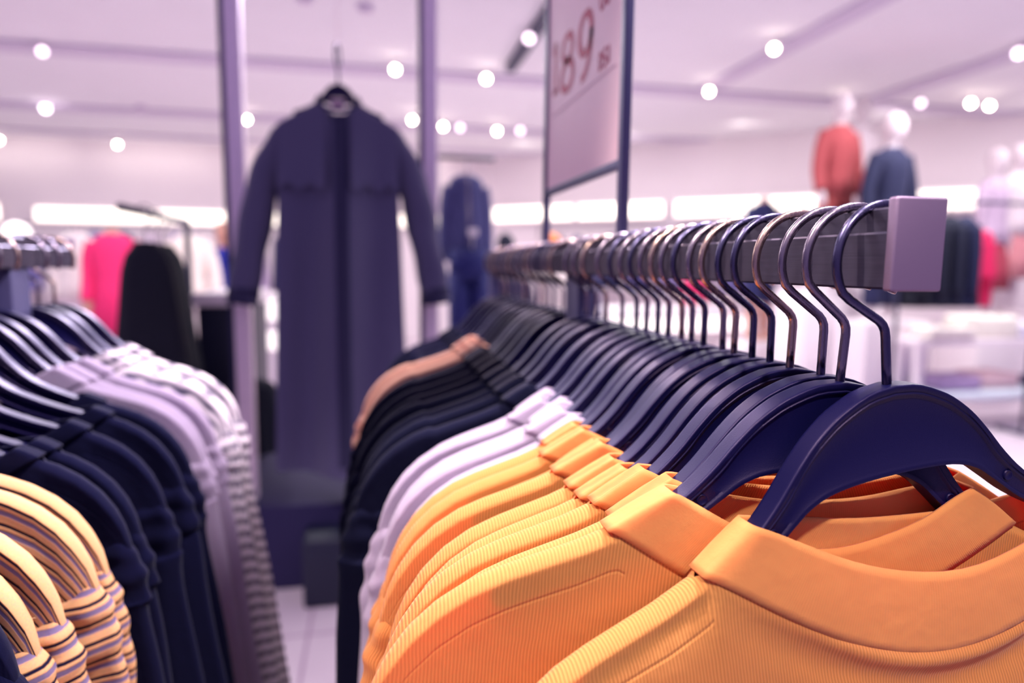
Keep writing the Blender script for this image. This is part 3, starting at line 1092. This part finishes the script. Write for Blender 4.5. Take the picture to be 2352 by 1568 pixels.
for ch in hg.children:
    if ch.name.startswith('hook'):
        ch.scale = (1.5, 2.2, 1.5)
        ch.rotation_euler = (0, 0, math.radians(80))
tag(hg, 'black hanger with hook inside the collar of the long dark coat', 'hanger')


# ------------------------------------------------------------------ mannequins and far displays
def mannequin(loc, label, skin, top=None, bottom=None, s=1.0, rz=0.0, head=True, arms_out=0.0, skirt=False, long_top=0.0, bottom_to=0.12, name='mannequin', cat='mannequin', group=None):
    t = thing(name, label, cat, loc, (0, 0, rz), group)
    t.scale = (s, s, s)
    b = MB()
    body = [(0, 0, 0.80, .16, .11), (0, 0, 0.90, .175, .12), (0, 0, 1.02, .135, .095), (0, 0, 1.12, .125, .09), (0, 0, 1.26, .155, .11), (0, 0, 1.38, .165, .095), (0, 0, 1.44, .12, .07),
            (0, 0, 1.475, .055, .052), (0, 0.0, 1.53, .048, .05)]
    if head:
        body += [(0, -.015, 1.56, .058, .07), (0, -.02, 1.61, .07, .088), (0, -.015, 1.68, .076, .095), (0, -.005, 1.74, .06, .078), (0, 0, 1.775, .025, .03)]
    b.loft(body, 24)
    for sx in (-1, 1):
        b.tube(smooth_path([(sx * .155, 0, 1.40), (sx * (.20 + arms_out * .3), 0, 1.27), (sx * (.235 + arms_out), -.01, 1.08), (sx * (.245 + arms_out), -.06, .86), (sx * (.243 + arms_out), -.08, .76)], 18),
               [lerp(.052, .030, k / 17) for k in range(18)], 12)
        b.tube(smooth_path([(sx * .085, 0, .86), (sx * .09, -.005, .66), (sx * .095, .005, .46), (sx * .098, .015, .22), (sx * .10, 0, .05)], 18), [lerp(.085, .04, k / 17) for k in range(18)], 14)
        b.loft([(sx * .10, -.05, 0.02, .04, .11), (sx * .10, -.03, 0.06, .04, .085), (sx * .10, 0, 0.10, .035, .04)], 14)
    b.build('body', skin, t)
    if top:
        b = MB()
        z0 = 0.86 - long_top
        b.loft([(0, 0, z0, .195 + long_top * .12, .145 + long_top * .1), (0, 0, 1.0, .165, .125), (0, 0, 1.12, .158, .118), (0, 0, 1.28, .178, .13), (0, 0, 1.39, .185, .115), (0, 0, 1.45, .135, .085), (0, 0, 1.485, .07, .065)], 28)
        b.build('top', top, t)
        for sx in (-1, 1):
            b = MB()
            b.tube(smooth_path([(sx * .15, 0, 1.405), (sx * (.205 + arms_out * .3), 0, 1.27), (sx * (.24 + arms_out), -.01, 1.08), (sx * (.25 + arms_out), -.055, .88)], 16), [lerp(.072, .052, k / 15) for k in range(16)], 14)
            b.build('top_sleeve', top, t)
    if bottom:
        b = MB()
        if skirt:
            b.loft([(0, 0, .42, .25, .19), (0, 0, .62, .225, .17), (0, 0, .86, .185, .135), (0, 0, 1.02, .145, .105)], 28)
            b.build('skirt', bottom, t)
        else:
            b.loft([(0, 0, .78, .175, .125), (0, 0, .90, .185, .132), (0, 0, 1.02, .148, .105)], 24)
            for sx in (-1, 1):
                b.tube(smooth_path([(sx * .09, 0, .84), (sx * .098, 0, .5), (sx * .105, .008, bottom_to)], 14), [lerp(.098, .075, k / 13) for k in range(14)], 16)
            b.build('trousers', bottom, t)
    b = MB()
    b.loft([(0, 0, 0, .2, .2), (0, 0, .012, .2, .2), (0, 0, .018, .19, .19)], 28)
    b.build('base_plate', M['white_paint'], t, sharp=40)
    return t


def podium(x0, x1, y0, y1, z, label, m=None):
    return tag(box_obj('display_podium', m or M['white_paint'], x0, x1, y0, y1, 0, z, None, 0.01), label, 'podium')


mannequin((4.17, 5.4, 1.13), 'mannequin in a coral red outfit high behind the rail', M['skin'], cloth('#a5454c'), cloth('#a84a4c'), 1.0, 0.2)
mannequin((4.39, 5.0, 0.875), 'mannequin in a dark navy jacket beside the coral one', M['skin'], cloth('#14163e'), cloth('#1a1c48'), 1.0, 0.15, arms_out=0.02)
mannequin((4.88, 6.0, 1.28), 'white bare mannequin behind the coral one', M['skin'], None, cloth('#d8c6d4'), 1.0, 0.1)
podium(3.82, 4.50, 5.24, 5.72, 1.125, 'tall white podium under the coral mannequin')
podium(4.08, 4.72, 4.78, 5.22, 0.87, 'white podium under the navy mannequin')
podium(4.62, 5.14, 5.76, 6.26, 1.275, 'white block under the bare white mannequin')
podium(3.66, 4.26, 5.95, 6.45, 0.545, 'white podium under the headless navy mannequin')
mannequin((3.96, 6.2, 0.55), 'headless mannequin in navy jacket and navy trousers behind the hooks', M['skin_warm'], cloth('#262a5e'), cloth('#23265a'), 0.97, 0.25, head=False, bottom_to=0.45)
mannequin((5.92, 5.4, 0.715), 'mannequin in lilac top and red skirt at far right', M['skin'], cloth('#c3aac4'), cloth('#a93a50'), 1.0, 0.35, skirt=True, arms_out=-.06)
mannequin((6.48, 5.65, 0.82), 'pale mannequin at the right picture edge', M['skin'], cloth('#e0d0d8'), cloth('#d48a92'), 1.0, 0.3, skirt=True)
podium(5.66, 6.10, 5.17, 5.65, 0.71, 'white block under the red skirt mannequin')
podium(6.2, 6.76, 5.4, 5.9, 0.815, 'white block under the pale mannequin at right edge')

# left: mannequins by the back displays
mannequin((-3.05, 7.7, 0.0), 'mannequin in cream top and pale skirt left of the pink coat', M['skin'], cloth('#efe4e4'), cloth('#d5c2d0'), 1.08, 0, skirt=True, head=False, arms_out=-.05)
mannequin((-2.46, 7.0, 0.0), 'mannequin in a long hot pink coat beside the black coats', M['skin_warm'], cloth('#f02a72'), cloth('#d01c60'), 1.065, 0, long_top=0.3, head=False, arms_out=-.03)
mannequin((-1.83, 7.1, 0.0), 'mannequin in a cream jumper behind the black coats', M['skin'], cloth('#f3dfd8'), cloth('#e6d8dc'), 1.06, 0.1, head=False)
mannequin((-1.66, 7.9, 0.0), 'mannequin in cobalt blue top beside the left upright', M['skin_warm'], cloth('#16208e'), cloth('#16208e'), 1.0, 0.1)


def hanging_garment(loc, label, m, w=0.2, L=0.8, flare=0.1, depth=0.07, rz=0.0, group=None, name='hanging_garment', cat='garment', sleeves=True, mh=None, stem=0.0):
    """a garment on its own hanger hooked on whatever bar is above it"""
    t = thing(name, label, cat, loc, (0, 0, rz), group)
    b = MB()
    rows, n = [], 28
    for j in range(22):
        u = j / 21
        z = -L * u
        a = w * (0.42 + 0.58 * min(1, math.sqrt(u / 0.10))) if u < 0.10 else w + flare * (u - 0.1)
        d = depth * (0.35 + 0.65 * min(1, u / 0.10)) + 0.03 * u
        rows.append([(a * math.cos(2 * PI * k / n) * (1 + 0.03 * math.sin(6 * 2 * PI * k / n) * u), d * math.sin(2 * PI * k / n) * (1 + 0.25 * math.sin(9 * 2 * PI * k / n + 1) * u), z) for k in range(n)])
    b.grid(rows, True, cap=True)
    b.build('body', m, t)
    if sleeves:
        for sx in (-1, 1):
            b = MB()
            b.tube(smooth_path([(sx * w * .86, 0, -.09), (sx * w * 1.08, 0, -.2), (sx * w * 1.22, 0, -.42), (sx * w * 1.26, 0, -.58)], 14), [lerp(.06, .042, k / 13) for k in range(14)], 12)
            b.build('sleeve', m, t)
    b = MB()
    b.tube([(0, 0, -0.02), (0, 0, 0.045 + stem), (0, -.016, 0.078 + stem), (0, -.0235, 0.098 + stem)] + [(0, -.0245 * math.cos(a), 0.110 + stem + .0205 * math.sin(a)) for a in [PI * k / 8 for k in range(8)]], 0.0032, 8)
    b.build('hanger_hook', mh or M['hook'], t)
    return t


def low_rack(x0, x1, y, z, label, m=None, single=None):
    t = thing('clothing_rack', label, 'clothes rack', ((x0 + x1) / 2, y, 0))
    L = (x1 - x0) / 2
    b = MB()
    b.tube([(-L, 0, z), (L, 0, z)], 0.014, 12)
    b.build('rail', m or M['dark_metal'], t)
    for x in ((-L, L) if single is None else (single,)):
        b = MB()
        b.tube([(x, 0, 0.02), (x, 0, z)], 0.014, 12)
        b.build('post', m or M['dark_metal'], t)
        box_obj('foot', m or M['dark_metal'], x - 0.02, x + 0.02, *((-0.22, 0.22) if single is None else (-0.05, 0.05)), 0, 0.03, t, 0.003)
    return t


# black coats and the white-topped counter left of the coat
bk = low_rack(-0.36, 0.44, 0.0, 1.50, 'dark stand holding black coats behind the left rack', None, 0.40)
bk.location = (-0.83, 2.84, 0)
bk.rotation_euler = (0, 0, PI / 2)
for x, y, lab in [(-0.80, 2.58, 'black flared coat at the near end of the dark stand'), (-0.83, 2.78, 'black coat in the middle of the dark stand'), (-0.86, 2.98, 'black coat at the rear end of the dark stand, nearest the pink coat')]:
    hanging_garment((x, y, 1.39), lab, cloth('#04071c'), 0.085, 1.05, 0.12, 0.06, PI / 2 * 0, 'black coats on the dark stand', 'black_coat', 'coat', False).children[-1].rotation_euler = (0, 0, PI / 2)
ct = thing('display_counter', 'black counter with a white top left of the left upright', 'counter', (-0.66, 3.35, 0))
box_obj('cabinet', M['black_lam'], -0.11, 0.10, -0.25, 0.3, 0.0, 1.125, ct, 0.006)
box_obj('countertop', M['white_paint'], -0.125, 0.115, -0.265, 0.315, 1.125, 1.185, ct, 0.006)
hanging = hanging_garment((-0.53, 2.96, 0.82), 'black handbag-shaped garment hanging low beside the left upright', cloth('#060a24'), 0.10, 0.32, 0.05, 0.05, 0.2, None, 'hanging_bag', 'bag', False)
b = MB()
b.tube([(-0.53, 2.96, 0.935), (-0.54, 3.02, 0.95), (-0.60, 3.08, 0.96), (-0.63, 3.11, 0.96)], 0.006, 8)
tag(b.build('counter_peg', M['dark_metal']), 'dark metal peg on the counter front holding the black bag', 'peg')

# lit white display cube seen between the left upright and the coat
cu = thing('lit_display_cube', 'white display cube with two glowing panels behind the coat', 'display', (-0.88, 5.55, 0))
box_obj('shell', M['white_paint'], -0.13, 0.14, 0.0, 0.4, 0.0, 1.06, cu, 0.006)
box_obj('glowing_panel', M['panel'], -0.10, 0.11, -0.012, 0.0, 0.86, 1.02, cu)
box_obj('glowing_panel', M['panel'], -0.11, 0.09, -0.012, 0.0, 0.62, 0.77, cu)
lp = thing('wall_lamp', 'round bright wall lamp at the left picture edge above the left rack', 'lamp', (-4.3, 9.2, 0))
b = MB()
b.tube([(0, 0, 0), (0, 0, 1.55)], 0.02, 10)
b.build('stand', M['dark_metal'], lp)
b = MB()
b.loft([(0, 0, 1.48, .02, .02), (0, 0, 1.5, .12, .12), (0, 0, 1.62, .17, .17), (0, 0, 1.74, .12, .12), (0, 0, 1.78, .03, .03)], 24)
b.build('globe', M['panel'], lp)

# denim outfit on a slim stand behind the right upright
st = low_rack(0.40, 0.80, 4.45, 2.03, 'slim dark stand with denim outfit right of the right upright', M['dark_metal'], -0.19)
hanging_garment((0.61, 4.45, 1.92), 'faded denim jacket on the slim dark stand', cloth('#4c4d80'), 0.115, 0.50, 0.05, 0.08, 0.1, None, 'denim_jacket', 'jacket')
jn = thing('denim_jeans', 'dark blue jeans hanging under the denim jacket', 'jeans', (0.61, 4.28, 1.42))
b = MB()
b.loft([(0, 0, -.2, .135, .085), (0, 0, -.1, .135, .085), (0, 0, 0.0, .125, .075)], 24)
for sx in (-1, 1):
    b.tube([(sx * .065, 0, -.15), (sx * .07, 0, -.45), (sx * .075, 0, -.8)], [.075, .068, .06], 14)
b.build('denim', cloth('#24286a'), jn)
b = MB()
b.loft([(0.01, -.085, .085, .03, .006), (0.01, -.085, .13, .03, .006)], 12)
b.tube([(0.01, -.08, .085), (0.01, -.05, -.01)], 0.003, 6)
b.build('lamp_glint', M['white_paint'], jn)  # white patch stands in for a lamp's reflection on the denim
b = MB()
b.tube([(0, 0, -.02), (0, .0, .12), (0, .10, .56), (0, .17, .61)], 0.004, 8)
b.build('hanger_cord', M['hook'], jn)

# people-high dark shapes just above the far end of the right rail
mannequin((0.97, 4.9, 0.0), 'mannequin with black hood seen above the far end of the rail', cloth('#141734'), cloth('#1a1d44'), cloth('#22254e'), 0.88, 0.2)
mannequin((1.53, 5.6, 0.0), 'mannequin with bright orange head and pale jumper behind the sign posts', cloth('#e8843c'), cloth('#e6d6d6'), cloth('#ddd0d8'), 0.90, 0.2)
mannequin((1.95, 6.2, 0.0), 'dark navy mannequin beside the orange one behind the rail', cloth('#20234f'), cloth('#2a2c5c'), cloth('#2a2c5c'), 0.91, 0.2)
mannequin((4.12, 7.95, 0.0), 'mannequin in a bright pink top seen between the hooks', M['skin'], cloth('#e0306e'), cloth('#efe2e6'), 0.80, 0.2, arms_out=-.05)

# rack with dark clothes behind the end cap
low_rack(3.83, 5.1, 4.2, 1.83, 'far rack of navy clothes right of the end cap')
for k, (x, c, lab) in enumerate([(3.95, '#05081f', 'black top at the left end of the far rack, half hidden by the end cap'), (4.09, '#060a28', 'navy coat second on the far rack behind the end cap'),
                                 (4.23, '#080c2c', 'navy coat third on the far rack right of the end cap'), (4.37, '#10153e', 'blue coat fourth on the far rack right of the end cap')]):
    hanging_garment((x, 4.2, 1.72), lab, cloth(c), 0.10, 0.68, 0.03, 0.085, 1.45, 'dark clothes on the far rack', 'hanging_coat', 'coat')
hanging_garment((4.55, 4.2, 1.62), 'hot pink top hanging at the right end of the far rack', cloth('#d81f5c'), 0.075, 0.36, 0.02, 0.06, 0.3, None, 'pink_top', 'top', True, None, 0.10)

# long display table at right with folded clothes on two levels
tb = thing('display_table', 'long white display table with a low lower shelf at right', 'table', (5.55, 5.3, 0))
box_obj('tabletop', M['white_paint'], -1.25, 1.8, -0.85, -0.55, 0.70, 0.75, tb, 0.008)
box_obj('lower_shelf', cloth('#cfd6e2'), -1.3, 1.85, -0.95, -0.55, 0.26, 0.32, tb, 0.008)
for x, y in [(-1.2, -0.8), (1.75, -0.8), (-1.2, -0.6), (1.75, -0.6)]:
    box_obj('leg', M['white_paint'], x - 0.03, x + 0.03, y - 0.03, y + 0.03, 0, 0.70, tb)


def folded(x, y, z, w, d, h, c, label, group=None, round_=0.03):
    t = thing('folded_garment', label, 'folded clothes', (x, y, z), (0, 0, random.uniform(-.15, .15)), group)
    box_obj('folded_body', cloth(c), -w / 2, w / 2, -d / 2, d / 2, 0.002, h, t, min(round_, h * 0.4))
    b = MB()
    b.loft([(0, -d * 0.2, h - 0.001, w * .2, .035), (0, -d * 0.2, h + 0.012, w * .19, .03)], 18)
    b.build('folded_collar', cloth(c), t)


for k, (x, y, w, h, c, lab) in enumerate([(4.62, 4.75, .42, .10, '#f1e6e0', 'cream folded jumper at the left end of the white table'), (5.05, 4.80, .50, .19, '#f4e9de', 'tall cream folded pile on the white table'),
                                           (5.52, 4.78, .36, .13, '#dcd6e8', 'pale blue folded garment on the white table'), (5.90, 4.8, .34, .09, '#d9b6bb', 'dusty pink folded garment on the white table'),
                                           (6.4, 4.9, .4, .12, '#e9d9dc', 'pale folded garment at the right end of the white table')]):
    folded(x, y - 0.19, 0.75, w, .26, h, c, lab)
for k, (x, y, w, h, c, lab) in enumerate([(4.75, 4.75, .4, .12, '#a58bb6', 'lilac folded pile on the lower shelf'), (5.2, 4.8, .4, .13, '#d6b4bd', 'pink folded pile on the lower shelf'),
                                           (5.75, 4.7, .34, .09, '#23285c', 'dark navy folded garment on the lower shelf')]):
    folded(x, y - 0.15, 0.32, w, .30, h, c, lab)

# pale low displays seen under the rail
t2 = thing('display_table', 'long white table far behind the hooks', 'table', (3.3, 6.9, 0))
box_obj('tabletop', M['white_paint'], -0.95, 0.85, -0.35, 0.5, 0.78, 0.86, t2, 0.008)
box_obj('front_panel', M['panel'], -0.93, 0.83, -0.32, -0.30, 0.62, 0.78, t2)  # glow stands in for light falling on the white table edge
for x in (-0.9, 0.8):
    box_obj('leg', M['white_paint'], x - 0.04, x + 0.04, -0.28, 0.45, 0, 0.78, t2)
t3 = thing('display_table', 'far white table at the end of the right rack', 'table', (1.55, 7.6, 0))
box_obj('tabletop', M['white_paint'], -0.5, 0.7, -0.5, 0.5, 0.86, 0.92, t3, 0.008)
box_obj('front_panel', M['panel'], -0.48, 0.68, -0.47, -0.45, 0.70, 0.86, t3)  # no lamp: brightness of the lit table edge given as glow
for x in (-0.45, 0.65):
    box_obj('leg', M['white_paint'], x - 0.04, x + 0.04, -0.44, 0.45, 0, 0.86, t3)

# clothes along the far walls, below the lit strips
low_rack(-8.6, -4.4, 10.9, 1.85, 'wall rack of clothes under the left lit strip', M['hook'])
low_rack(-4.25, -1.05, 10.7, 1.85, 'wall rack of clothes under the long lit strip', M['hook'])
PAL = ['#5b5596', '#2b2c66', '#d9c6da', '#8d7fb4', '#efe0e2', '#3a3a78', '#b39ac2', '#1a1e4c', '#c9b2cf', '#6d649f']
PN = ['violet', 'navy', 'pale lilac', 'mauve', 'cream', 'indigo', 'lilac', 'dark navy', 'pale mauve', 'purple']
k = 0
for x0, n, where in [(-8.3, 10, 'under the left lit strip'), (-3.98, 8, 'under the long lit strip')]:
    for i in range(n):
        c = k % 10
        hanging_garment((x0 + i * 0.37, 10.9 if n == 10 else 10.7, 1.74), '%s garment %s, %s from its left end' % (PN[c], where, ORD[i].replace('frontmost', 'first')), cloth(PAL[c]),
                        0.13, 0.85, 0.05, 0.13, 0.7, 'clothes on the wall racks', 'hanging_garment', 'garment', False)
        k += 1
rr = low_rack(-1.9, 1.9, 0.0, 1.9, 'wall rack of clothes under the right wall strips', M['hook'])
dirv = (a1 - a0).normalized()
c0 = a0 + dirv * 3.2 + Vector((-0.66, -0.75)) * 0.7
rr.location = (c0.x, c0.y, 0)
rr.rotation_euler = (0, 0, math.atan2(dirv.y, dirv.x))
for i in range(8):
    p = c0 + dirv * (-1.6 + i * 0.45)
    c = (i * 3 + 1) % 10
    hanging_garment((p.x, p.y, 1.79), '%s garment on right wall rack, %s from its left end' % (PN[c], ORD[i].replace('frontmost', 'first')), cloth(PAL[c]), 0.14, 0.8, 0.05, 0.13, 0.0,
                    'clothes on the right wall rack', 'hanging_garment', 'garment', False)
